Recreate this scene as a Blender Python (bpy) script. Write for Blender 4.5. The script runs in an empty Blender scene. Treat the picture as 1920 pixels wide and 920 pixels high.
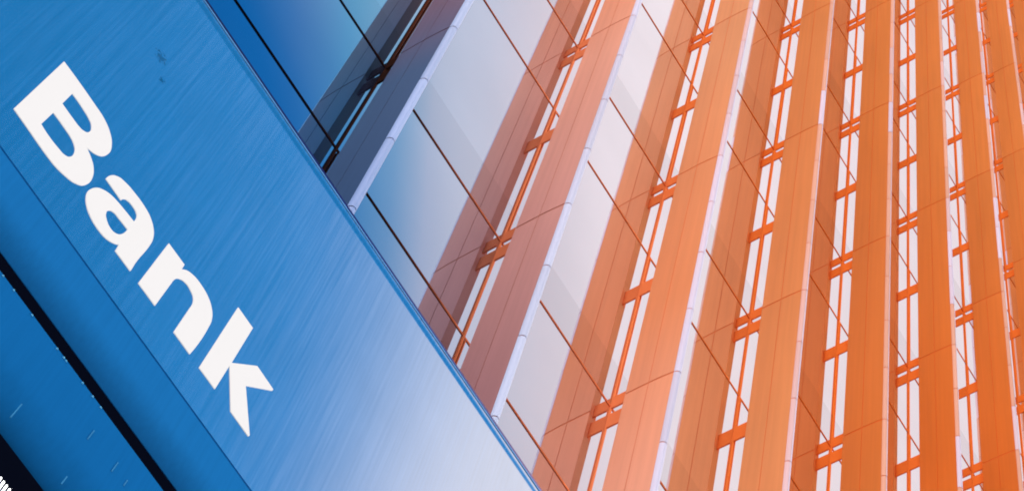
import bpy, bmesh, math, random
from mathutils import Matrix, Vector
random.seed(7)
SC = bpy.context.scene

FILLGAIN, SKYGAIN = 3.3, 0.99
GAP_OUT, GAP_IN, GAP_COL = 24.2, 19.2, (0.012, 0.28, 0.66)
FIN_GAIN = 0.93
YS = -2.2
SIGN_COL, SIGN_ROUGH, SIGN_SPEC = (0.010, 0.150, 0.41), 0.32, 0.022
LOW_COL = (0.006, 0.125, 0.36)
METAL_COL, METAL_ROUGH = (0.74, 0.81, 0.93), 0.12
SMUDGE = [(-1.7759, 8.0299, 0.035), (-1.7268, 7.9411, 0.02)]
SCUFFS = [(-1.452, 6.2123, 0.075, 0.04), (-1.2505, 6.4152, 0.05, 0.04), (-1.1444, 6.4154, 0.05, 0.04), (-1.2414, 6.1968, 0.04, 0.04), (-1.0942, 6.4105, 0.03, 0.04)]
DROPS = [(-1.6545, 6.529), (-1.5744, 6.529), (-1.7008, 6.529), (-1.465, 6.529), (-1.4353, 6.529), (-1.4253, 6.529), (-1.3524, 6.529), (-1.3076, 6.529), (-1.271, 6.529)]

# ---------------------------------------------------------------- camera
cam_data = bpy.data.cameras.new("camera")
cam_data.sensor_width = 36.0
cam_data.lens = 78.865
cam_data.clip_start = 0.05
cam_data.clip_end = 3000.0
cam = bpy.data.objects.new("camera", cam_data)
SC.collection.objects.link(cam)
_R = Matrix(((0.53268617, -0.80240911, -0.26904472),
             (-0.8313777, -0.43667971, -0.3436887),
             (0.15819981, 0.40689573, -0.89967143)))
cam.matrix_world = Matrix.Translation((-2.6146, -5.2927, 1.6)) @ _R.to_4x4()
SC.camera = cam

# ---------------------------------------------------------------- sky
SUN = Vector((0.85, -0.40, 0.34)).normalized()
BLUE = Vector((0.0292, -0.6683, 0.7433)).normalized()     # a gap of clear blue in the cloud deck
FILL = Vector((-0.75, -0.45, 0.48)).normalized()     # bright sky lobe added to light the fin flanks
w = bpy.data.worlds.new("World")
SC.world = w
w.use_nodes = True
nt = w.node_tree
nt.nodes.clear()
def N(tree, kind, **kw):
    n = tree.nodes.new(kind)
    for k, v in kw.items():
        setattr(n, k, v)
    return n
out = N(nt, 'ShaderNodeOutputWorld')
sky = N(nt, 'ShaderNodeTexSky', sky_type='NISHITA', sun_disc=False)
sky.sun_elevation = math.asin(SUN.z)
sky.sun_rotation = math.atan2(SUN.x, SUN.y)
sky.dust_density = 3.0
b1 = N(nt, 'ShaderNodeBackground'); b1.inputs[1].default_value = 0.06
nt.links.new(sky.outputs[0], b1.inputs[0])
tc = N(nt, 'ShaderNodeTexCoord')
cl = N(nt, 'ShaderNodeTexNoise'); cl.inputs['Scale'].default_value = 2.2; cl.inputs['Detail'].default_value = 4
nt.links.new(tc.outputs['Generated'], cl.inputs['Vector'])
cr = N(nt, 'ShaderNodeMapRange'); cr.inputs[1].default_value = 0.3; cr.inputs[2].default_value = 0.7
cr.inputs[3].default_value = 0.94*SKYGAIN; cr.inputs[4].default_value = 1.05*SKYGAIN
nt.links.new(cl.outputs[0], cr.inputs[0])
# brightness of the cloud deck: soft noise plus one added bright lobe to the left
def lobe(v, power, gain):
    d = N(nt, 'ShaderNodeVectorMath', operation='DOT_PRODUCT'); d.inputs[1].default_value = v
    nt.links.new(tc.outputs['Generated'], d.inputs[0])
    m = N(nt, 'ShaderNodeMath', operation='MAXIMUM'); m.inputs[1].default_value = 0.0
    nt.links.new(d.outputs['Value'], m.inputs[0])
    p = N(nt, 'ShaderNodeMath', operation='POWER'); p.inputs[1].default_value = power
    nt.links.new(m.outputs[0], p.inputs[0])
    g = N(nt, 'ShaderNodeMath', operation='MULTIPLY'); g.inputs[1].default_value = gain
    nt.links.new(p.outputs[0], g.inputs[0])
    return g
a1 = lobe(FILL, 4.0, FILLGAIN)
a2 = N(nt, 'ShaderNodeMath', operation='ADD'); nt.links.new(a1.outputs[0], a2.inputs[0]); nt.links.new(cr.outputs[0], a2.inputs[1])
b2 = N(nt, 'ShaderNodeBackground'); b2.inputs[0].default_value = (1.0, 0.94, 0.965, 1)
nt.links.new(a2.outputs[0], b2.inputs[1])
# the gap of blue sky
dd = N(nt, 'ShaderNodeVectorMath', operation='DOT_PRODUCT'); dd.inputs[1].default_value = BLUE
nt.links.new(tc.outputs['Generated'], dd.inputs[0])
gap = N(nt, 'ShaderNodeMapRange', interpolation_type='SMOOTHSTEP')
gap.inputs[1].default_value = math.cos(math.radians(GAP_OUT)); gap.inputs[2].default_value = math.cos(math.radians(GAP_IN))
gap.inputs[3].default_value = 0.0; gap.inputs[4].default_value = 1.0
nt.links.new(dd.outputs['Value'], gap.inputs[0])
b3 = N(nt, 'ShaderNodeBackground'); b3.inputs[0].default_value = (*GAP_COL, 1); b3.inputs[1].default_value = 1.0
deep = N(nt, 'ShaderNodeMapRange')                   # clear sky deepens away from the cloud edge
deep.inputs[1].default_value = math.cos(math.radians(19)); deep.inputs[2].default_value = math.cos(math.radians(11))
deep.inputs[3].default_value = 1.04; deep.inputs[4].default_value = 0.74
nt.links.new(dd.outputs['Value'], deep.inputs[0]); nt.links.new(deep.outputs[0], b3.inputs[1])
mg = N(nt, 'ShaderNodeMixShader')
nt.links.new(gap.outputs[0], mg.inputs[0]); nt.links.new(b2.outputs[0], mg.inputs[1]); nt.links.new(b3.outputs[0], mg.inputs[2])
mx = N(nt, 'ShaderNodeMixShader'); mx.inputs[0].default_value = 0.93
nt.links.new(b1.outputs[0], mx.inputs[1]); nt.links.new(mg.outputs[0], mx.inputs[2])
nt.links.new(mx.outputs[0], out.inputs[0])

# ---------------------------------------------------------------- veiled sun
sd = bpy.data.lights.new("sun", 'SUN')
sd.energy = 2.0
sd.angle = math.radians(3)
sd.color = (1.0, 0.96, 0.92)
so = bpy.data.objects.new("sun", sd)
so.rotation_euler = SUN.to_track_quat('Z', 'Y').to_euler()
SC.collection.objects.link(so)

vs = SC.view_settings
vs.view_transform = 'Standard'; vs.look = 'None'; vs.exposure = 0.0; vs.gamma = 1.0; vs.use_curve_mapping = False
SC.cycles.use_denoising = True
SC.cycles.max_bounces = 10
SC.cycles.glossy_bounces = 8
SC.render.film_transparent = False
SC.cycles.filter_width = 1.9

# ---------------------------------------------------------------- helpers
def srgb(r, g, b):
    f = lambda c: (c/255/12.92) if c/255 <= 0.04045 else ((c/255+0.055)/1.055)**2.4
    return (f(r), f(g), f(b))
class MB:
    """collects boxes and prisms, links them as one mesh"""
    def __init__(self): self.bm = bmesh.new()
    def box(self, x0, x1, y0, y1, z0, z1, mi=0):
        v = [self.bm.verts.new(c) for c in ((x0,y0,z0),(x1,y0,z0),(x1,y1,z0),(x0,y1,z0),(x0,y0,z1),(x1,y0,z1),(x1,y1,z1),(x0,y1,z1))]
        for f in ((3,2,1,0),(4,5,6,7),(0,1,5,4),(1,2,6,5),(2,3,7,6),(3,0,4,7)):
            fc = self.bm.faces.new([v[i] for i in f]); fc.material_index = mi
        return self
    def prism_z(self, prof, z0, z1, smooth=True):
        """closed (x,y) outline, counter-clockwise seen from above, extruded along z"""
        a = [self.bm.verts.new((x,y,z0)) for x,y in prof]; b = [self.bm.verts.new((x,y,z1)) for x,y in prof]
        n = len(prof)
        for i in range(n):
            f = self.bm.faces.new((a[i],a[(i+1)%n],b[(i+1)%n],b[i])); f.smooth = smooth
        self.bm.faces.new(a[::-1]); self.bm.faces.new(b)
        return self
    def prism_x(self, prof, x0, x1, smooth=True):
        """closed (y,z) outline extruded along x"""
        a = [self.bm.verts.new((x0,y,z)) for y,z in prof]; b = [self.bm.verts.new((x1,y,z)) for y,z in prof]
        n = len(prof)
        for i in range(n):
            f = self.bm.faces.new((a[i],a[(i+1)%n],b[(i+1)%n],b[i])); f.smooth = smooth
        self.bm.faces.new(a[::-1]); self.bm.faces.new(b)
        return self
    def build(self, name, mats, parent=None, bevel=0, seg=1, sharp=30):
        bmesh.ops.recalc_face_normals(self.bm, faces=self.bm.faces)
        for e in self.bm.edges:
            if len(e.link_faces) == 2 and e.calc_face_angle(0) > math.radians(sharp): e.smooth = False
        if bevel:
            es = [e for e in self.bm.edges if len(e.link_faces) == 2 and e.calc_face_angle(0) > math.radians(40)]
            bmesh.ops.bevel(self.bm, geom=es, offset=bevel, segments=seg, affect='EDGES', clamp_overlap=True)
        me = bpy.data.meshes.new(name); self.bm.to_mesh(me); self.bm.free()
        for m in (mats if isinstance(mats, (list, tuple)) else [mats]): me.materials.append(m)
        o = bpy.data.objects.new(name, me); SC.collection.objects.link(o)
        if parent: o.parent = parent
        return o
def empty(name, loc=(0,0,0)):
    o = bpy.data.objects.new(name, None); o.location = loc; SC.collection.objects.link(o); return o
def tag(o, label=None, cat=None, group=None, kind=None):
    for k, v in (('label',label),('category',cat),('group',group),('kind',kind)):
        if v: o[k] = v
    return o

# ---------------------------------------------------------------- materials
def new_mat(name):
    m = bpy.data.materials.new(name); m.use_nodes = True
    t = m.node_tree; t.nodes.clear()
    o = N(t, 'ShaderNodeOutputMaterial')
    return m, t, o
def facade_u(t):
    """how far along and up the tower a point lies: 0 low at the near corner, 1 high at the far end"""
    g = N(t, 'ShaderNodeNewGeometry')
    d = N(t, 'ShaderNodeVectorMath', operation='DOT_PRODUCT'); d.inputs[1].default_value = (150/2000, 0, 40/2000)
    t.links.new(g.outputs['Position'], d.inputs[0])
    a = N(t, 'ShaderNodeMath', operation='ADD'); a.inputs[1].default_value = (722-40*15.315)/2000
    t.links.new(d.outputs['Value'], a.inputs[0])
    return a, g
def ramp(t, src, stops, gain=1.0, interp='LINEAR'):
    r = N(t, 'ShaderNodeValToRGB'); r.color_ramp.interpolation = interp
    el = r.color_ramp.elements
    while len(el) < len(stops): el.new(0.5)
    for e, (p, c) in zip(el, stops):
        e.position = p/2000
        l = srgb(*c); e.color = (l[0]*gain, l[1]*gain, l[2]*gain, 1)
    t.links.new(src, r.inputs[0])
    return r
def noise(t, scale, detail=3, vec=None, rough=0.5):
    n = N(t, 'ShaderNodeTexNoise'); n.inputs['Scale'].default_value = scale; n.inputs['Detail'].default_value = detail
    n.inputs['Roughness'].default_value = rough
    if vec: t.links.new(vec, n.inputs['Vector'])
    return n
def mulrange(t, src, lo, hi, a=0.3, b=0.7):
    m = N(t, 'ShaderNodeMapRange'); m.inputs[1].default_value = a; m.inputs[2].default_value = b
    m.inputs[3].default_value = lo; m.inputs[4].default_value = hi
    t.links.new(src, m.inputs[0]); return m
def vscale(t, vec, val):
    m = N(t, 'ShaderNodeVectorMath', operation='SCALE')
    t.links.new(vec, m.inputs[0]); t.links.new(val, m.inputs['Scale']); return m
def stretch(t, vec, s):
    m = N(t, 'ShaderNodeVectorMath', operation='MULTIPLY'); m.inputs[1].default_value = s
    t.links.new(vec, m.inputs[0]); return m
LETTERS = {
 'B': [
  [(-1.9813,7.4794),(-1.9511,7.481),(-1.9208,7.4819),(-1.8905,7.4821),(-1.8602,7.4816),(-1.8299,7.4805),(-1.8204,7.4803),(-1.8109,7.4802),(-1.8014,7.48),(-1.792,7.4792),(-1.7827,7.4774),(-1.7743,7.475),(-1.766,7.4722),(-1.7578,7.4687),(-1.7498,7.4644),(-1.7421,7.4589),(-1.7358,7.4538),(-1.7297,7.4483),(-1.7238,7.4421),(-1.7183,7.4348),(-1.7134,7.4261),(-1.7099,7.4188),(-1.7065,7.4112),(-1.7035,7.4028),(-1.7013,7.3936),(-1.7004,7.3833),(-1.7006,7.3747),(-1.7014,7.366),(-1.7027,7.3572),(-1.7046,7.3487),(-1.707,7.3407),(-1.7102,7.3329),(-1.7141,7.3261),(-1.7184,7.3202),(-1.7228,7.315),(-1.7273,7.3102),(-1.7314,7.3062),(-1.7357,7.303),(-1.7399,7.3003),(-1.7442,7.2977),(-1.7485,7.2951),(-1.751,7.2934),(-1.7535,7.2918),(-1.756,7.2903),(-1.7585,7.2887),(-1.7611,7.2872),(-1.7554,7.2856),(-1.7498,7.2836),(-1.7444,7.2812),(-1.739,7.2784),(-1.7337,7.2752),(-1.7281,7.2716),(-1.7225,7.2677),(-1.7171,7.2633),(-1.712,7.2581),(-1.7073,7.2519),(-1.7036,7.2461),(-1.7,7.2399),(-1.6968,7.2331),(-1.6939,7.2256),(-1.6916,7.2174),(-1.6902,7.2106),(-1.689,7.2035),(-1.6881,7.1961),(-1.6877,7.1885),(-1.6878,7.1806),(-1.6886,7.1729),(-1.6898,7.1652),(-1.6915,7.1576),(-1.6936,7.1503),(-1.696,7.1434),(-1.6997,7.1355),(-1.7041,7.1289),(-1.7088,7.1232),(-1.7137,7.1181),(-1.7186,7.1132),(-1.7259,7.1067),(-1.7333,7.1017),(-1.7409,7.0977),(-1.7485,7.0943),(-1.756,7.0909),(-1.7645,7.0873),(-1.773,7.0842),(-1.7814,7.0815),(-1.7898,7.0794),(-1.7982,7.0777),(-1.8051,7.0768),(-1.812,7.0763),(-1.8189,7.076),(-1.8257,7.0759),(-1.8325,7.0757),(-1.8513,7.0755),(-1.87,7.076),(-1.8886,7.0768),(-1.9072,7.0777),(-1.9258,7.0784),(-1.9379,7.0787),(-1.95,7.0789),(-1.962,7.0792),(-1.9741,7.0794),(-1.9861,7.0796)],
  [(-1.8986,7.4068),(-1.887,7.4076),(-1.8753,7.4078),(-1.8637,7.4076),(-1.8521,7.4069),(-1.8406,7.4057),(-1.8355,7.4052),(-1.8305,7.4047),(-1.8255,7.404),(-1.8206,7.403),(-1.8157,7.4014),(-1.8108,7.3997),(-1.8058,7.398),(-1.801,7.3956),(-1.7965,7.3922),(-1.7926,7.387),(-1.7907,7.3838),(-1.7888,7.3803),(-1.7872,7.3765),(-1.7859,7.3722),(-1.7853,7.3673),(-1.7853,7.3631),(-1.7856,7.3587),(-1.7862,7.3543),(-1.7871,7.3501),(-1.7883,7.3461),(-1.7904,7.3415),(-1.7929,7.3379),(-1.7958,7.335),(-1.7988,7.3326),(-1.8017,7.3303),(-1.806,7.3274),(-1.8103,7.3256),(-1.8147,7.3245),(-1.8191,7.3237),(-1.8234,7.323),(-1.8278,7.3224),(-1.8321,7.3221),(-1.8364,7.3221),(-1.8407,7.3221),(-1.845,7.322),(-1.856,7.3218),(-1.8669,7.3217),(-1.8778,7.3217),(-1.8887,7.322),(-1.8996,7.3224)],
  [(-1.8999,7.2487),(-1.8879,7.2494),(-1.8759,7.2499),(-1.8639,7.25),(-1.852,7.2499),(-1.84,7.2495),(-1.8355,7.2493),(-1.8309,7.2492),(-1.8263,7.249),(-1.8217,7.2486),(-1.8172,7.2478),(-1.8122,7.2466),(-1.8072,7.2452),(-1.8023,7.2433),(-1.7975,7.2408),(-1.793,7.2374),(-1.79,7.2348),(-1.7871,7.232),(-1.7843,7.2289),(-1.7818,7.2251),(-1.7797,7.2204),(-1.7783,7.2159),(-1.777,7.211),(-1.7761,7.2057),(-1.7757,7.2002),(-1.7758,7.1945),(-1.7763,7.1898),(-1.7771,7.1851),(-1.7782,7.1806),(-1.7796,7.1763),(-1.7812,7.1723),(-1.7835,7.1682),(-1.7862,7.1651),(-1.789,7.1625),(-1.792,7.1604),(-1.7949,7.1584),(-1.7999,7.1555),(-1.8049,7.154),(-1.8099,7.1533),(-1.815,7.1528),(-1.82,7.1521),(-1.8367,7.1496),(-1.8533,7.1485),(-1.8698,7.1487),(-1.8861,7.1502),(-1.9022,7.1531)],
 ],
 'a': [
  [(-1.6583,7.2729),(-1.6584,7.2773),(-1.6583,7.2817),(-1.658,7.2863),(-1.6575,7.2908),(-1.6568,7.2953),(-1.6558,7.3),(-1.6546,7.3046),(-1.6533,7.3091),(-1.6517,7.3134),(-1.65,7.3175),(-1.6473,7.3232),(-1.6442,7.3281),(-1.6408,7.3325),(-1.6374,7.3365),(-1.634,7.3403),(-1.6282,7.3455),(-1.6223,7.3492),(-1.6164,7.3519),(-1.6104,7.3542),(-1.6045,7.3564),(-1.5963,7.3592),(-1.5882,7.3612),(-1.5801,7.3626),(-1.572,7.3636),(-1.564,7.3645),(-1.555,7.3655),(-1.5461,7.3663),(-1.5372,7.3666),(-1.5284,7.3665),(-1.5197,7.3659),(-1.5121,7.365),(-1.5045,7.3638),(-1.497,7.3622),(-1.4897,7.3599),(-1.4826,7.3568),(-1.4766,7.3534),(-1.4708,7.3495),(-1.4651,7.3451),(-1.4597,7.34),(-1.4545,7.3341),(-1.4512,7.3297),(-1.4479,7.3252),(-1.4448,7.3202),(-1.442,7.3149),(-1.4394,7.309),(-1.4374,7.3035),(-1.4357,7.2976),(-1.4341,7.2915),(-1.4328,7.2851),(-1.4317,7.2785),(-1.4311,7.2721),(-1.4307,7.2655),(-1.4305,7.2588),(-1.4304,7.252),(-1.4302,7.2453),(-1.4302,7.2202),(-1.4312,7.1948),(-1.4325,7.1693),(-1.4333,7.1443),(-1.4331,7.1202),(-1.4329,7.1162),(-1.4326,7.1123),(-1.4324,7.1084),(-1.4321,7.1045),(-1.4319,7.1006),(-1.4317,7.0957),(-1.4315,7.0907),(-1.4313,7.0857),(-1.4311,7.0807),(-1.431,7.0757),(-1.5029,7.074),(-1.5055,7.1103),(-1.5079,7.1068),(-1.5104,7.1034),(-1.513,7.1001),(-1.5156,7.097),(-1.5182,7.094),(-1.5232,7.0889),(-1.5284,7.0843),(-1.5335,7.0803),(-1.5388,7.0768),(-1.544,7.0738),(-1.5506,7.0708),(-1.5571,7.0688),(-1.5636,7.0676),(-1.5701,7.0668),(-1.5765,7.0663),(-1.5846,7.066),(-1.5926,7.0664),(-1.6006,7.0674),(-1.6083,7.0691),(-1.616,7.0714),(-1.6225,7.0738),(-1.6289,7.0766),(-1.6352,7.0799),(-1.6413,7.0839),(-1.6471,7.0889),(-1.6513,7.0929),(-1.6554,7.0973),(-1.6592,7.102),(-1.6628,7.1075),(-1.666,7.1137),(-1.6682,7.1188),(-1.6704,7.124),(-1.6722,7.1297),(-1.6736,7.1358),(-1.6743,7.1426),(-1.6744,7.148),(-1.6741,7.1536),(-1.6735,7.1593),(-1.6727,7.165),(-1.6716,7.1707),(-1.6702,7.1768),(-1.6684,7.1827),(-1.6663,7.1885),(-1.6641,7.194),(-1.6617,7.1992),(-1.6582,7.2053),(-1.6545,7.2107),(-1.6505,7.2154),(-1.6464,7.2197),(-1.6424,7.2238),(-1.6375,7.2283),(-1.6326,7.2321),(-1.6276,7.2355),(-1.6225,7.2384),(-1.6175,7.2411),(-1.6122,7.2435),(-1.6068,7.2454),(-1.6015,7.247),(-1.5962,7.2483),(-1.5908,7.2497),(-1.5827,7.2515),(-1.5745,7.2529),(-1.5664,7.2541),(-1.5583,7.2551),(-1.5502,7.256),(-1.5427,7.257),(-1.5352,7.2578),(-1.5278,7.2585),(-1.5203,7.2592),(-1.5129,7.2597),(-1.5121,7.2666),(-1.5119,7.2735),(-1.5123,7.2801),(-1.5132,7.2862),(-1.5146,7.2914),(-1.5162,7.2948),(-1.5181,7.2976),(-1.5202,7.2998),(-1.5225,7.3016),(-1.5248,7.3033),(-1.5282,7.3054),(-1.5318,7.3066),(-1.5356,7.3074),(-1.5394,7.3077),(-1.5432,7.3079),(-1.5471,7.3079),(-1.5511,7.3076),(-1.5552,7.307),(-1.5593,7.3058),(-1.5633,7.3039),(-1.5661,7.3025),(-1.5689,7.301),(-1.5716,7.2992),(-1.5742,7.2967),(-1.5766,7.2933),(-1.5776,7.2915),(-1.5785,7.2897),(-1.5794,7.2877),(-1.5802,7.2857),(-1.5809,7.2835),(-1.5815,7.2812),(-1.5819,7.2788),(-1.5823,7.2763),(-1.5825,7.2739),(-1.5826,7.2715)],
  [(-1.5131,7.2026),(-1.513,7.1971),(-1.5131,7.1914),(-1.5136,7.1856),(-1.5142,7.1798),(-1.5152,7.174),(-1.5163,7.1685),(-1.5175,7.163),(-1.519,7.1577),(-1.5208,7.1526),(-1.5228,7.1479),(-1.5252,7.1438),(-1.5277,7.1403),(-1.5305,7.1373),(-1.5332,7.1347),(-1.536,7.1323),(-1.5404,7.1294),(-1.5448,7.1276),(-1.5491,7.1267),(-1.5534,7.1264),(-1.5576,7.1266),(-1.5626,7.1274),(-1.5675,7.129),(-1.5721,7.1315),(-1.5766,7.1346),(-1.5808,7.1384),(-1.5833,7.1406),(-1.5857,7.1429),(-1.5881,7.1455),(-1.5901,7.1486),(-1.5917,7.1525),(-1.5927,7.1557),(-1.5936,7.159),(-1.5942,7.1626),(-1.5945,7.1664),(-1.5942,7.1704),(-1.5936,7.1734),(-1.5927,7.1763),(-1.5917,7.179),(-1.5905,7.1817),(-1.5893,7.1841),(-1.5871,7.1875),(-1.5846,7.19),(-1.582,7.192),(-1.5793,7.1936),(-1.5767,7.1952),(-1.5715,7.1977),(-1.5663,7.1988),(-1.5611,7.199),(-1.556,7.199),(-1.5508,7.1993),(-1.5433,7.2003),(-1.5357,7.201),(-1.5282,7.2017),(-1.5206,7.2022)],
 ],
 'n': [
  [(-1.3865,7.3554),(-1.3076,7.3572),(-1.3065,7.3269),(-1.3037,7.3316),(-1.3007,7.3361),(-1.2977,7.3404),(-1.2946,7.3443),(-1.2915,7.3479),(-1.286,7.353),(-1.2805,7.3568),(-1.275,7.3597),(-1.2694,7.3621),(-1.2639,7.3644),(-1.2555,7.3671),(-1.2472,7.3687),(-1.239,7.3693),(-1.2309,7.3692),(-1.2229,7.3688),(-1.2154,7.3682),(-1.2078,7.3671),(-1.2005,7.3655),(-1.1932,7.3633),(-1.1862,7.3603),(-1.18,7.3569),(-1.1739,7.3531),(-1.168,7.3487),(-1.1624,7.3436),(-1.1571,7.3377),(-1.1538,7.3335),(-1.1506,7.3289),(-1.1475,7.3241),(-1.1447,7.3189),(-1.1421,7.3131),(-1.1403,7.3079),(-1.1386,7.3025),(-1.137,7.2968),(-1.1357,7.2908),(-1.1346,7.2846),(-1.1339,7.2783),(-1.1334,7.2717),(-1.1331,7.2649),(-1.1328,7.2581),(-1.1326,7.2513),(-1.1314,7.2162),(-1.1314,7.1807),(-1.1323,7.1449),(-1.1343,7.1088),(-1.1372,7.0727),(-1.2167,7.0728),(-1.2166,7.1044),(-1.2165,7.1363),(-1.2164,7.1685),(-1.2163,7.201),(-1.2161,7.2338),(-1.216,7.2386),(-1.2159,7.2434),(-1.2157,7.2483),(-1.2157,7.253),(-1.216,7.2575),(-1.217,7.2637),(-1.2184,7.2695),(-1.2203,7.2747),(-1.2224,7.2794),(-1.2249,7.2836),(-1.2281,7.2875),(-1.2317,7.2904),(-1.2356,7.2926),(-1.2397,7.2943),(-1.2438,7.2958),(-1.2488,7.2977),(-1.254,7.2991),(-1.2593,7.3),(-1.2647,7.3),(-1.2702,7.2989),(-1.2741,7.2977),(-1.278,7.2962),(-1.2819,7.2942),(-1.2858,7.2916),(-1.2896,7.2882),(-1.2923,7.2854),(-1.295,7.2824),(-1.2976,7.2792),(-1.3,7.2754),(-1.3022,7.2711),(-1.3038,7.2667),(-1.3051,7.2619),(-1.3062,7.2571),(-1.307,7.2522),(-1.3076,7.2474),(-1.3079,7.2433),(-1.3081,7.2393),(-1.308,7.2354),(-1.308,7.2315),(-1.308,7.2276),(-1.3085,7.1962),(-1.3089,7.1652),(-1.3093,7.1345),(-1.3096,7.1041),(-1.3099,7.074),(-1.3903,7.0729)],
 ],
 'k': [
  [(-1.085,7.4772),(-1.0067,7.4768),(-1.0083,7.2426),(-0.9291,7.3599),(-0.8428,7.3563),(-0.8428,7.3469),(-0.9299,7.2317),(-0.8381,7.0788),(-0.8396,7.0696),(-0.931,7.0707),(-1.0093,7.222),(-1.0114,7.0724),(-1.0899,7.0713)],
 ],
}

def coat_mat(name, stops, gain, rough, spec=0.3, var=0.05, deep=False):
    m, t, o = new_mat(name)
    u, g = facade_u(t)
    r = ramp(t, u.outputs[0], stops, gain)
    n1 = noise(t, 1.0, 4, stretch(t, g.outputs['Position'], (2.0, 2.0, 0.35)).outputs[0])
    v = mulrange(t, n1.outputs[0], 1-var, 1+var)
    c = vscale(t, r.outputs[0], v.outputs[0])
    if deep:      # slight tone shift from one cladding length to the next, faint rain runs
        s = stretch(t, g.outputs['Position'], (1/1.4289, 0.0, 0.25))
        ad = N(t, 'ShaderNodeVectorMath', operation='ADD'); ad.inputs[1].default_value = (0.5, 0.5, -15.315/4)
        t.links.new(s.outputs[0], ad.inputs[0])
        fl = N(t, 'ShaderNodeVectorMath', operation='FLOOR'); t.links.new(ad.outputs[0], fl.inputs[0])
        wn = N(t, 'ShaderNodeTexWhiteNoise', noise_dimensions='3D'); t.links.new(fl.outputs[0], wn.inputs['Vector'])
        pv = mulrange(t, wn.outputs['Value'], 0.955, 1.035, 0, 1)
        rn = noise(t, 1.0, 4, stretch(t, g.outputs['Position'], (3.0, 26.0, 0.5)).outputs[0])
        rv = mulrange(t, rn.outputs[0], 0.95, 1.03)
        c = vscale(t, c.outputs[0], pv.outputs[0]); c = vscale(t, c.outputs[0], rv.outputs[0])
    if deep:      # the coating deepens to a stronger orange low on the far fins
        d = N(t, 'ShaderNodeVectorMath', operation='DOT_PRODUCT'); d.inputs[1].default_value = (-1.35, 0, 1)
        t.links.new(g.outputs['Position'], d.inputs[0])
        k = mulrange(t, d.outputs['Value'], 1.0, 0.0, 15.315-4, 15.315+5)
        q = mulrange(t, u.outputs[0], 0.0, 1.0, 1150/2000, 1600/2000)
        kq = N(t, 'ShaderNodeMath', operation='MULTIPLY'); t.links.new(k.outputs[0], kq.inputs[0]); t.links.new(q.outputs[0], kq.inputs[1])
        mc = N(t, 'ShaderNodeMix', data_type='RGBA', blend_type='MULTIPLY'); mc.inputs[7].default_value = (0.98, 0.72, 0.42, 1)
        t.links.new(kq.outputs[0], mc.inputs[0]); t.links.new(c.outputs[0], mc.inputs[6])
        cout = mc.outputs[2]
    else:
        cout = c.outputs[0]
    p = N(t, 'ShaderNodeBsdfPrincipled')
    t.links.new(cout, p.inputs['Base Color'])
    p.inputs['Roughness'].default_value = rough
    p.inputs['Specular IOR Level'].default_value = spec
    t.links.new(p.outputs[0], o.inputs[0])
    return m
M = {}
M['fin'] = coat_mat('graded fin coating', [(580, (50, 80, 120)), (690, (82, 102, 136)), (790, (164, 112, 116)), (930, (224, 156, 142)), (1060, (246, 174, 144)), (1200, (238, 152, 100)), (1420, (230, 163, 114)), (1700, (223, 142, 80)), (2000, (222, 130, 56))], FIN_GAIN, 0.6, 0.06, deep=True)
M['fin_core'] = coat_mat('fin joint gasket', [(580,(34,34,54)),(760,(112,62,48)),(950,(180,100,72)),(1200,(222,118,70)),(1600,(220,100,40))], 1.0, 0.7, 0.05)
M['fin_back'] = coat_mat('fin rear channel coating', [(580,(72,74,96)),(760,(180,122,106)),(950,(254,182,156)),(1200,(254,180,122)),(1600,(254,160,84))], 1.0, 0.6, 0.05)
M['metal'] = coat_mat('bracket and joint coating', [(480,(16,16,20)),(620,(26,20,24)),(720,(52,30,24)),(790,(98,50,32)),(900,(205,112,74)),
    (1100,(236,134,86)),(1400,(234,124,62)),(1700,(236,120,50))], 1.0, 0.7, 0.0)
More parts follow.
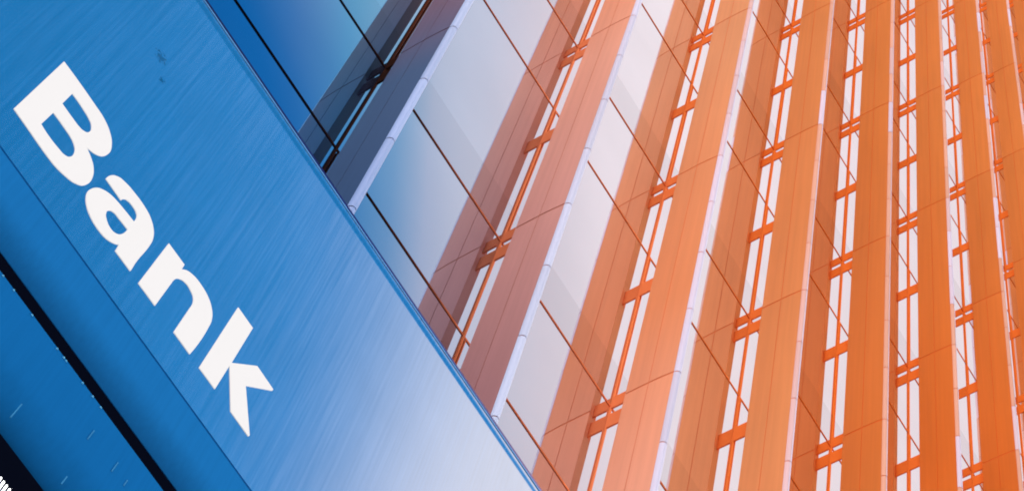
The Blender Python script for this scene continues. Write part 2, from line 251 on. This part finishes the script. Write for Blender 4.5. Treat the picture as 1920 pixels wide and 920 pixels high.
def nose_mat():
    m, t, o = new_mat('painted sky-lit nose')  # pale tone paints in the sky's light on the fin fronts
    g = N(t, 'ShaderNodeNewGeometry')
    s = stretch(t, g.outputs['Position'], (1/1.43, 0.0, 1.0))
    ad = N(t, 'ShaderNodeVectorMath', operation='ADD'); ad.inputs[1].default_value = (0.5, 0.5, -0.315)
    t.links.new(s.outputs[0], ad.inputs[0])
    fl = N(t, 'ShaderNodeVectorMath', operation='FLOOR'); t.links.new(ad.outputs[0], fl.inputs[0])
    wn = N(t, 'ShaderNodeTexWhiteNoise', noise_dimensions='3D'); t.links.new(fl.outputs[0], wn.inputs['Vector'])
    u, _ = facade_u(t)
    r = ramp(t, u.outputs[0], [(600,(150,176,226)),(800,(204,214,240)),(1000,(214,212,230)),(1300,(224,218,240))])
    v = mulrange(t, wn.outputs['Value'], 0.86, 1.0, 0, 1)  # brightness per length paints in small tilts to the light
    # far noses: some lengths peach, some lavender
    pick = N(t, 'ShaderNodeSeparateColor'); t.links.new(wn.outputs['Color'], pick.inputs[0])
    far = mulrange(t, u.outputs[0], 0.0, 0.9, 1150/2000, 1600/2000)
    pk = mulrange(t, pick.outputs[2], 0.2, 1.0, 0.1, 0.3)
    # ... but only on the flank left of centre, painting in its duller light
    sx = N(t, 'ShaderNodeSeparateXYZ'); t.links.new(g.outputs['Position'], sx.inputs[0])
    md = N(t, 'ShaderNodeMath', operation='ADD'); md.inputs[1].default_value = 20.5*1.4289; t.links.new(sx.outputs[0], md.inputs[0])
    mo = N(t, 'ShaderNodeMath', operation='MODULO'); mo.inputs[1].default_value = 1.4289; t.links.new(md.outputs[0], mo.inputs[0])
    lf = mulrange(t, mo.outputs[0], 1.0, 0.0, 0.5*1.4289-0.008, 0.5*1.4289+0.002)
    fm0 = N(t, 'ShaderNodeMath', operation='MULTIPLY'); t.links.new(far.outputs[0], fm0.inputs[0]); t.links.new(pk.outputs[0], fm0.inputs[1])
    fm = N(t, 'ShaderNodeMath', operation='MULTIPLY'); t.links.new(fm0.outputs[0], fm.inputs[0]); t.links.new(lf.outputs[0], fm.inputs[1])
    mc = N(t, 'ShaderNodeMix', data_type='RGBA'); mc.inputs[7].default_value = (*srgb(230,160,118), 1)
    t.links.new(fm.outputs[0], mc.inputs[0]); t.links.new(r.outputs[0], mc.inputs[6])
    c = vscale(t, mc.outputs[2], v.outputs[0])
    p = N(t, 'ShaderNodeBsdfPrincipled'); t.links.new(c.outputs[0], p.inputs['Base Color'])
    p.inputs['Roughness'].default_value = 0.5; p.inputs['Specular IOR Level'].default_value = 0.15
    t.links.new(p.outputs[0], o.inputs[0])
    return m
M['nose'] = nose_mat()
def glass_mat():
    m, t, o = new_mat('reflective coated glass')
    u, g = facade_u(t)
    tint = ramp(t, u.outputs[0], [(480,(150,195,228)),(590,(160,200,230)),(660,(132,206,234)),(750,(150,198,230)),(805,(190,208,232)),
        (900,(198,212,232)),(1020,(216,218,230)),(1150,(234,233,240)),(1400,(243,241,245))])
    body = ramp(t, u.outputs[0], [(480,(34,56,106)),(600,(36,54,104)),(720,(60,66,96)),(800,(110,84,88)),(950,(185,105,85)),(1200,(215,110,60)),(1600,(220,100,42))])  # diffuse colour painted under the mirror to lift the reflected fins
    # darker ceramic band at the foot of each storey
    sp = N(t, 'ShaderNodeSeparateXYZ'); t.links.new(g.outputs['Position'], sp.inputs[0])
    sb = N(t, 'ShaderNodeMath', operation='SUBTRACT'); sb.inputs[1].default_value = 15.315-40; t.links.new(sp.outputs[2], sb.inputs[0])
    md = N(t, 'ShaderNodeMath', operation='MODULO'); md.inputs[1].default_value = 4.0; t.links.new(sb.outputs[0], md.inputs[0])
    lt = N(t, 'ShaderNodeMath', operation='LESS_THAN'); lt.inputs[1].default_value = 0.57; t.links.new(md.outputs[0], lt.inputs[0])
    band = mulrange(t, lt.outputs[0], 1.0, 0.915, 0, 1)
    n1 = noise(t, 0.7, 3, g.outputs['Position'])
    v = mulrange(t, n1.outputs[0], 0.96, 1.03)
    mm = N(t, 'ShaderNodeMath', operation='MULTIPLY'); t.links.new(band.outputs[0], mm.inputs[0]); t.links.new(v.outputs[0], mm.inputs[1])
    tc_ = vscale(t, tint.outputs[0], mm.outputs[0])
    gl = N(t, 'ShaderNodeBsdfGlossy'); gl.inputs['Roughness'].default_value = 0.012
    t.links.new(tc_.outputs[0], gl.inputs['Color'])
    # very slight waviness of heat-strengthened glass
    n2 = noise(t, 1.3, 1, g.outputs['Position'])
    bp = N(t, 'ShaderNodeBump'); bp.inputs['Strength'].default_value = 0.05; bp.inputs['Distance'].default_value = 0.006
    t.links.new(n2.outputs[0], bp.inputs['Height']); t.links.new(bp.outputs[0], gl.inputs['Normal'])
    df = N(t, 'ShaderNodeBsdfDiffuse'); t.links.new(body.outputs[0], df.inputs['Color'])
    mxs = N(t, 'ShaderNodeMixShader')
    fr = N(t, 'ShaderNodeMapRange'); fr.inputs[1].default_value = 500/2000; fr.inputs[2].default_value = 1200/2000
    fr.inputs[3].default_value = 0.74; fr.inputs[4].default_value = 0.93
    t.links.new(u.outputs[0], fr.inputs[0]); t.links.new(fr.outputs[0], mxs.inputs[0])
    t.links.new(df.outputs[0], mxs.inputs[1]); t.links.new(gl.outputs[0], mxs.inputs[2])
    t.links.new(mxs.outputs[0], o.inputs[0])
    return m
M['glass'] = glass_mat()
def plain(name, col, rough=0.6, spec=0.3, var=0.06, sc=1.5, metallic=0.0):
    m, t, o = new_mat(name)
    g = N(t, 'ShaderNodeNewGeometry')
    n1 = noise(t, sc, 4, g.outputs['Position'])
    v = mulrange(t, n1.outputs[0], 1-var, 1+var)
    rgb = N(t, 'ShaderNodeRGB'); rgb.outputs[0].default_value = (*col, 1)
    c = vscale(t, rgb.outputs[0], v.outputs[0])
    p = N(t, 'ShaderNodeBsdfPrincipled'); t.links.new(c.outputs[0], p.inputs['Base Color'])
    p.inputs['Roughness'].default_value = rough; p.inputs['Specular IOR Level'].default_value = spec; p.inputs['Metallic'].default_value = metallic
    t.links.new(p.outputs[0], o.inputs[0])
    return m
def lit(name, col, strength, base=0.8):
    m, t, o = new_mat(name)
    p = N(t, 'ShaderNodeBsdfPrincipled'); p.inputs['Base Color'].default_value = (base, base, base, 1)
    p.inputs['Roughness'].default_value = 0.6; p.inputs['Specular IOR Level'].default_value = 0.02
    p.inputs['Emission Color'].default_value = (*col, 1); p.inputs['Emission Strength'].default_value = strength
    t.links.new(p.outputs[0], o.inputs[0])
    return m
def sign_mat(name, col, rough, spec, streak=1.0, smudge=(), metal=0.0):
    """blue enamelled metal brushed from top to bottom"""
    m, t, o = new_mat(name)
    g = N(t, 'ShaderNodeNewGeometry')
    fine = noise(t, 1.0, 3, stretch(t, g.outputs['Position'], (85, 85, 1.5)).outputs[0], 0.6)
    coarse = noise(t, 1.0, 4, stretch(t, g.outputs['Position'], (22, 22, 1.2)).outputs[0])
    blotch = noise(t, 2.3, 5, g.outputs['Position'])
    v1 = mulrange(t, fine.outputs[0], 1-0.16*streak, 1+0.12*streak)
    v2 = mulrange(t, coarse.outputs[0], 1-0.035*streak, 1+0.03*streak)
    v3 = mulrange(t, blotch.outputs[0], 0.97, 1.03)
    a = N(t, 'ShaderNodeMath', operation='MULTIPLY'); t.links.new(v1.outputs[0], a.inputs[0]); t.links.new(v2.outputs[0], a.inputs[1])
    b = N(t, 'ShaderNodeMath', operation='MULTIPLY'); t.links.new(a.outputs[0], b.inputs[0]); t.links.new(v3.outputs[0], b.inputs[1])
    rgb = N(t, 'ShaderNodeRGB'); rgb.outputs[0].default_value = (*col, 1)
    c = vscale(t, rgb.outputs[0], b.outputs[0])
    p = N(t, 'ShaderNodeBsdfPrincipled'); t.links.new(c.outputs[0], p.inputs['Base Color'])
    if smudge:      # a few dark specks where something has rubbed the face
        sn = noise(t, 90, 4, g.outputs['Position'], 0.7)
        total = None
        for cx, cz, rad in smudge:
            ds = N(t, 'ShaderNodeVectorMath', operation='DISTANCE'); ds.inputs[1].default_value = (cx, YS, cz)
            t.links.new(g.outputs['Position'], ds.inputs[0])
            mk = mulrange(t, ds.outputs['Value'], 0.40, 0.62, rad*0.2, rad)
            th = N(t, 'ShaderNodeMath', operation='GREATER_THAN'); t.links.new(sn.outputs[0], th.inputs[0]); t.links.new(mk.outputs[0], th.inputs[1])
            wi = N(t, 'ShaderNodeMath', operation='LESS_THAN'); wi.inputs[1].default_value = rad; t.links.new(ds.outputs['Value'], wi.inputs[0])
            th2 = N(t, 'ShaderNodeMath', operation='MULTIPLY'); t.links.new(th.outputs[0], th2.inputs[0]); t.links.new(wi.outputs[0], th2.inputs[1])
            dk = mulrange(t, th2.outputs[0], 1.0, 0.62, 0, 1)
            c = vscale(t, c.outputs[0], dk.outputs[0])
        t.links.new(c.outputs[0], p.inputs['Base Color'])
    p.inputs['Specular IOR Level'].default_value = spec; p.inputs['Metallic'].default_value = metal
    rr = mulrange(t, fine.outputs[0], rough-0.02, rough+0.02); t.links.new(rr.outputs[0], p.inputs['Roughness'])
    bp = N(t, 'ShaderNodeBump'); bp.inputs['Strength'].default_value = 0.015*streak; bp.inputs['Distance'].default_value = 0.002
    t.links.new(fine.outputs[0], bp.inputs['Height']); t.links.new(bp.outputs[0], p.inputs['Normal'])
    t.links.new(p.outputs[0], o.inputs[0])
    return m
M['sign'] = sign_mat('brushed blue anodised fascia metal', METAL_COL, METAL_ROUGH, 0.5, 0.32, SMUDGE, 1.0)
M['strip'] = sign_mat('brushed blue strip enamel', SIGN_COL, 0.5, 0.0, 0.35)
M['sign_low'] = sign_mat('smooth blue lower band enamel', LOW_COL, 0.6, 0.0, 0.3)
M['highlight'] = plain('pale blue edge bead', (0.10, 0.36, 0.75), 0.4, 0.3)
M['cap'] = coat_mat('graded capping paint', [(150,(14,22,70)),(330,(30,48,110)),(440,(90,100,150)),(540,(176,140,165))], 0.9, 0.7, 0.02)
M['navy'] = plain('navy flashing paint', (0.012, 0.03, 0.16), 0.5, 0.3)
M['black'] = plain('black recess shade', (0.002, 0.003, 0.008), 0.8, 0.0)  # black put in for shade in the gap and around the slots
M['soffit'] = plain('dark soffit board', (0.03, 0.035, 0.05), 0.8, 0.1)
M['letter'] = lit('glowing letter white', (1.0, 0.985, 0.93), 0.36, 0.5)  # emission added to lift the flat letters to white
M['lamp'] = lit('lamp slot diffuser', (0.95, 0.97, 1.0), 3.0)
M['drop'] = plain('pale drop', (0.08, 0.45, 0.75), 0.3, 0.4)
M['mark'] = plain('pale scuff', (0.02, 0.20, 0.42), 0.6, 0.2)
M['ground'] = plain('asphalt', (0.05, 0.05, 0.052), 0.9, 0.2, 0.2, 3.0)
M['paving'] = plain('pale stone paving', (0.50, 0.49, 0.48), 0.8, 0.2, 0.12, 2.0)
M['wall'] = plain('grey core wall', (0.22, 0.22, 0.24), 0.8, 0.2)

# ---------------------------------------------------------------- ground
g = MB(); g.bm.faces.new([g.bm.verts.new(c) for c in ((-900,-900,0),(900,-900,0),(900,900,0),(-900,900,0))])
tag(g.build('ground', M['ground']), kind='structure')
g = MB().box(-60, 80, -9, 14, -0.05, 0.12)
tag(g.build('pavement', M['paving']), kind='structure')

# ---------------------------------------------------------------- tower
BAY, FLOOR, Z0 = 1.4289, 4.0, 15.315
K0, K1 = -4, 14
J0, J1 = -1, 10
TOP = Z0 + FLOOR*J1 + 3.2
tower = empty('office_tower', ((K0+K1)/2*BAY, 0, 0.12))
tag(tower, 'glass office tower with tall orange and blue vertical fins rising behind the blue sign', 'office tower')
def on_tower(o):
    o.parent = tower
    o.matrix_parent_inverse = Matrix.Translation(-tower.location)
    return o
_ci = cam.matrix_world.inverted()
def in_view(p, m=1.03):
    q = _ci @ Vector(p)
    if q.z >= 0: return False
    x = q.x/-q.z*78.865/18; y = q.y/-q.z*78.865/18*1920/920
    if abs(x) > m or abs(y) > m: return False
    # hidden behind the sign?
    c = cam.location; d = Vector(p)-c
    s = c + d*((-2.2-c.y)/d.y)
    return s.z > 8.5
X0, X1 = K0*BAY, K1*BAY
on_tower(MB().box(X0-0.4, X1+0.4, 0.06, 16, 0.121, TOP+0.6).build('wall', M['wall']))
on_tower(MB().box(X0-0.5, X1+0.5, -0.1, 16.1, TOP+0.6, TOP+0.9).build('roof', M['wall']))

# glass: two panes per storey and bay
rest = MB(); panes = 0
for k in range(K0, K1):
    xa, xb = k*BAY+0.003, (k+1)*BAY-0.003
    z = 0.4; edges = []
    for j in range(-4, J1+1):
        edges += [Z0+FLOOR*j, Z0+FLOOR*j+2.56]
    edges = [0.14] + [e for e in edges if e > 0.5] + [TOP]
    for za, zb in zip(edges, edges[1:]):
        zm = (za+zb)/2
        seen = any(in_view((xa+(xb-xa)*s, 0, za+(zb-za)*r), 1.0) for s in (0.03, 0.3, 0.6, 0.97) for r in (0.03, 0.35, 0.65, 0.97))
        if seen and panes < 100:
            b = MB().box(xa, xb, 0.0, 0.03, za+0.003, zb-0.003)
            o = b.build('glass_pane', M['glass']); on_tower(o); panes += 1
        else:
            rest.box(xa, xb, 0.0, 0.03, za+0.003, zb-0.003)
print('panes', panes)
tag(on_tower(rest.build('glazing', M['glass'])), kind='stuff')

# horizontal joint caps
for j in range(J0-2, J1+1):
    for dz in (0.0, 2.56):
        z = Z0+FLOOR*j+dz
        on_tower(MB().box(X0, X1, -0.005, -0.0005, z-0.0105, z+0.0105).build('transom', M['metal']))
# vertical joint caps, with a second slim cap over part of each storey
for k in range(K0, K1+1):
    x = k*BAY
    b = MB().box(x-0.007, x+0.007, -0.0145, -0.001, 0.14, TOP)
    for j in range(J0-1, J1+1):
        b.box(x+0.021, x+0.0265, -0.0135, -0.0015, Z0+FLOOR*j+0.03, Z0+FLOOR*j+2.54)
    on_tower(b.build('mullion', M['metal']))

# fins, each with its nose and its brackets
HALF = [(-0.037,-0.144),(-0.037,-0.33),(-0.0362,-0.39),(-0.0342,-0.44),(-0.0312,-0.49),(-0.028,-0.532)]
def side(pts): return pts + [(-x, y) for x, y in reversed(pts)]
rear_half = side([p for p in HALF if p[1] > -0.33] + [(-0.037,-0.331)])
front_half = side([(-0.037,-0.337)] + [p for p in HALF if p[1] < -0.34])
core = side([(-0.0345,-0.147),(-0.0345,-0.33),(-0.0337,-0.39),(-0.0317,-0.44),(-0.0287,-0.49),(-0.0255,-0.533)])
nose = [(-0.028,-0.534),(-0.0265,-0.545),(-0.022,-0.557),(-0.014,-0.567),(-0.005,-0.571),(0.005,-0.571),(0.014,-0.567),(0.022,-0.557),(0.0265,-0.545),(0.028,-0.534)]
nose_core = [(-0.0255,-0.535),(-0.0245,-0.545),(-0.020,-0.555),(-0.013,-0.564),(0.013,-0.564),(0.020,-0.555),(0.0245,-0.545),(0.0255,-0.535)]
FB = 9.0
levels = [Z0+FLOOR*j for j in range(J0, J1+1)]
spare = MB(); nbr = 0
for k in range(K0, K1+1):
    x = k*BAY
    fb = MB()
    zs = [FB] + levels + [TOP]
    for za, zb in zip(zs, zs[1:]):
        for pr in (rear_half, front_half):
            fb.prism_z([(x+a, b) for a, b in pr], za+0.011, zb-0.011)
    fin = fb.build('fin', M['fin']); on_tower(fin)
    # rear channel, turned to the glass
    def sub(o): o.parent = fin; return o
    sub(MB().box(x-0.0355, x+0.0355, -0.1438, -0.1425, FB, TOP).build('rear_channel', M['fin_back']))
    sub(MB().prism_z([(x+a, b) for a, b in core], FB+0.01, TOP-0.01).build('joint_gasket', M['fin_core']))
    nb = MB()
    zz = []
    for z in zs[:-1]:
        zz += [z+i for i in range(4) if z+i < TOP-0.2]
    zz = sorted(set(round(z, 3) for z in zz if z >= Z0-FLOOR)) + [TOP]
    zz = [FB] + zz
    for za, zb in zip(zz, zz[1:]):
        nb.prism_z([(x+a, b) for a, b in nose], za+0.006, zb-0.006)
    no = sub(nb.build('nose', M['nose']))
    cb = MB().prism_z([(x+a, b) for a, b in nose_core], FB+0.02, TOP-0.02).build('joint_gasket', M['fin_core'])
    cb.parent = fin
    for z in levels:
        for kind in (0, 1):
            zc = z + (1.896 if kind else -0.1)
            vis = any(in_view((x, yy, zc+d), 1.0) for d in (-0.25, 0.25) for yy in (-0.14, 0.14)) and nbr < 100
            b = MB() if vis else spare
            if kind == 0:
                b.box(x-0.006, x+0.006, -0.1422, -0.0147, z-0.042, z+0.127)
                b.box(x-0.006, x+0.006, -0.1422, -0.0147, z-0.325, z-0.127)
            else:
                b.box(x-0.006, x+0.006, -0.1422, -0.0147, z+1.783, z+2.009)
            if vis:
                sub(b.build('bracket', M['metal'])); nbr += 1
print('brackets', nbr)
tag(on_tower(spare.build('far_bracket', M['metal'])), kind='stuff')

# ---------------------------------------------------------------- bank sign on its canopy
YS = -2.2
SX0, SX1 = -7.0, 8.0
sign = empty('bank_sign', (0.5, YS, 6.1))
tag(sign, 'blue brushed metal bank fascia with large white letters in front of the tower', 'bank sign')
def on_sign(o):
    o.parent = sign; o.matrix_parent_inverse = Matrix.Translation(-sign.location); return o
# upper panel; its top edge flares out a little before the capping
prof = [(YS, 6.907), (YS, 8.495)]
for i in range(1, 7):
    s = i/6
    prof.append((YS-0.006*s**2, 8.495+0.036*s))
prof += [(YS-0.005, 8.536), (YS+0.06, 8.538), (YS+0.06, 6.907)]
on_sign(MB().prism_x(prof, SX0, SX1).build('upper_panel', M['sign'], sharp=25))
on_sign(MB().box(SX0, SX1, YS-0.0075, YS+0.05, 8.5385, 8.544).build('edge_highlight', M['highlight']))  # thin pale strip painting in the light caught by the top edge
on_sign(MB().box(SX0, SX1, YS-0.003, YS+0.05, 8.5445, 8.573).build('capping', M['cap'], bevel=0.003))
# strip below the seam, curling in towards the shadow gap
prof = [(YS, 6.898)]
for i in range(0, 13):
    s = i/12
    prof.append((YS+0.04*s**2.4, 6.775-0.120*s))
prof += [(YS+0.055, 6.655), (YS+0.055, 6.898)]
on_sign(MB().prism_x(prof, SX0, SX1).build('lower_strip', M['strip'], sharp=25))
on_sign(MB().box(SX0, SX1, YS+0.012, YS+0.05, 6.894, 6.912).build('seam', M['navy']))
# black strip put in as the gap's shade; lower band, rolled under at its foot
YB = YS+0.041
on_sign(MB().box(SX0, SX1, YB+0.001, YB+0.05, 6.57, 6.654).build('shadow_gap', M['black']))
prof = [(YS, 6.535)]
for i in range(0, 13):
    a = i/12*math.pi/2
    prof.append((YS+0.15*(1-math.cos(a)), 6.34-0.20*math.sin(a)))
prof += [(YS+0.165, 6.14), (YS+0.036, 6.45), (YS+0.036, 6.535)]
on_sign(MB().prism_x(prof, SX0, SX1).build('lower_band', M['sign_low'], sharp=25))
on_sign(MB().box(SX0, SX1, YS+0.301, -0.02, 6.3, 8.3).build('canopy', M['soffit']))
# letters
LN = {'B':'letter','a':'letter','n':'letter','k':'letter'}
for ch in 'Bank':
    loops = LETTERS[ch]
    cu = bpy.data.curves.new('letter', 'CURVE'); cu.dimensions = '2D'; cu.fill_mode = 'BOTH'; cu.extrude = 0.0005; cu.bevel_depth = 0.0
    for lp in loops:
        sp = cu.splines.new('POLY'); sp.points.add(len(lp)-1); sp.use_cyclic_u = True
        for p_, (x, z) in zip(sp.points, lp): p_.co = (x, z, 0, 1)
    tmp = bpy.data.objects.new('tmp', cu); SC.collection.objects.link(tmp)
    dg = bpy.context.evaluated_depsgraph_get()
    me = bpy.data.meshes.new_from_object(tmp.evaluated_get(dg))
    bpy.data.objects.remove(tmp)
    me.transform(Matrix.Translation((0, YS-0.0011, 0)) @ Matrix.Rotation(math.pi/2, 4, 'X'))
    me.materials.clear(); me.materials.append(M['letter'])
    o = bpy.data.objects.new('letter', me); SC.collection.objects.link(o); on_sign(o)
    o['label'] = 'white letter %s' % ch
# scuffs on the lower band and drops along its top edge
for x, z, ln, a in SCUFFS:
    b = MB().box(-0.0014, 0.0014, -0.0012, 0.002, -ln/2, ln/2)
    o = b.build('scuff', M['mark']); o.location = (x, YS-0.0005, z); o.rotation_euler = (0, a, 0)
    on_sign(o)

for x, z in DROPS:
    b = MB(); bmesh.ops.create_uvsphere(b.bm, u_segments=8, v_segments=6, radius=0.0035)
    o = b.build('water_drop', M['drop']); o.location = (x, YS-0.001, z); on_sign(o)

# ---------------------------------------------------------------- slotted lamp under the sign
lamp = empty('slot_light', (-1.6, YS+0.05, 5.9))
tag(lamp, 'black linear light with a row of bright white slots below the blue sign', 'light fitting')
def on_lamp(o):
    o.parent = lamp; o.matrix_parent_inverse = Matrix.Translation(-lamp.location); return o
on_lamp(MB().box(-5.0, 3.0, YS+0.02, YS+0.20, 5.72, 6.135).build('housing', M['black'], bevel=0.004))  # long black front put in for the dark void around the slots
for i in range(24):
    x = -1.3388 - i*0.0118
    b = MB().box(x-0.0024, x+0.0024, YS+0.012, YS+0.0195, 5.954, 6.019)
    on_lamp(b.build('lamp_slot', M['lamp'], bevel=0.0025, seg=2))
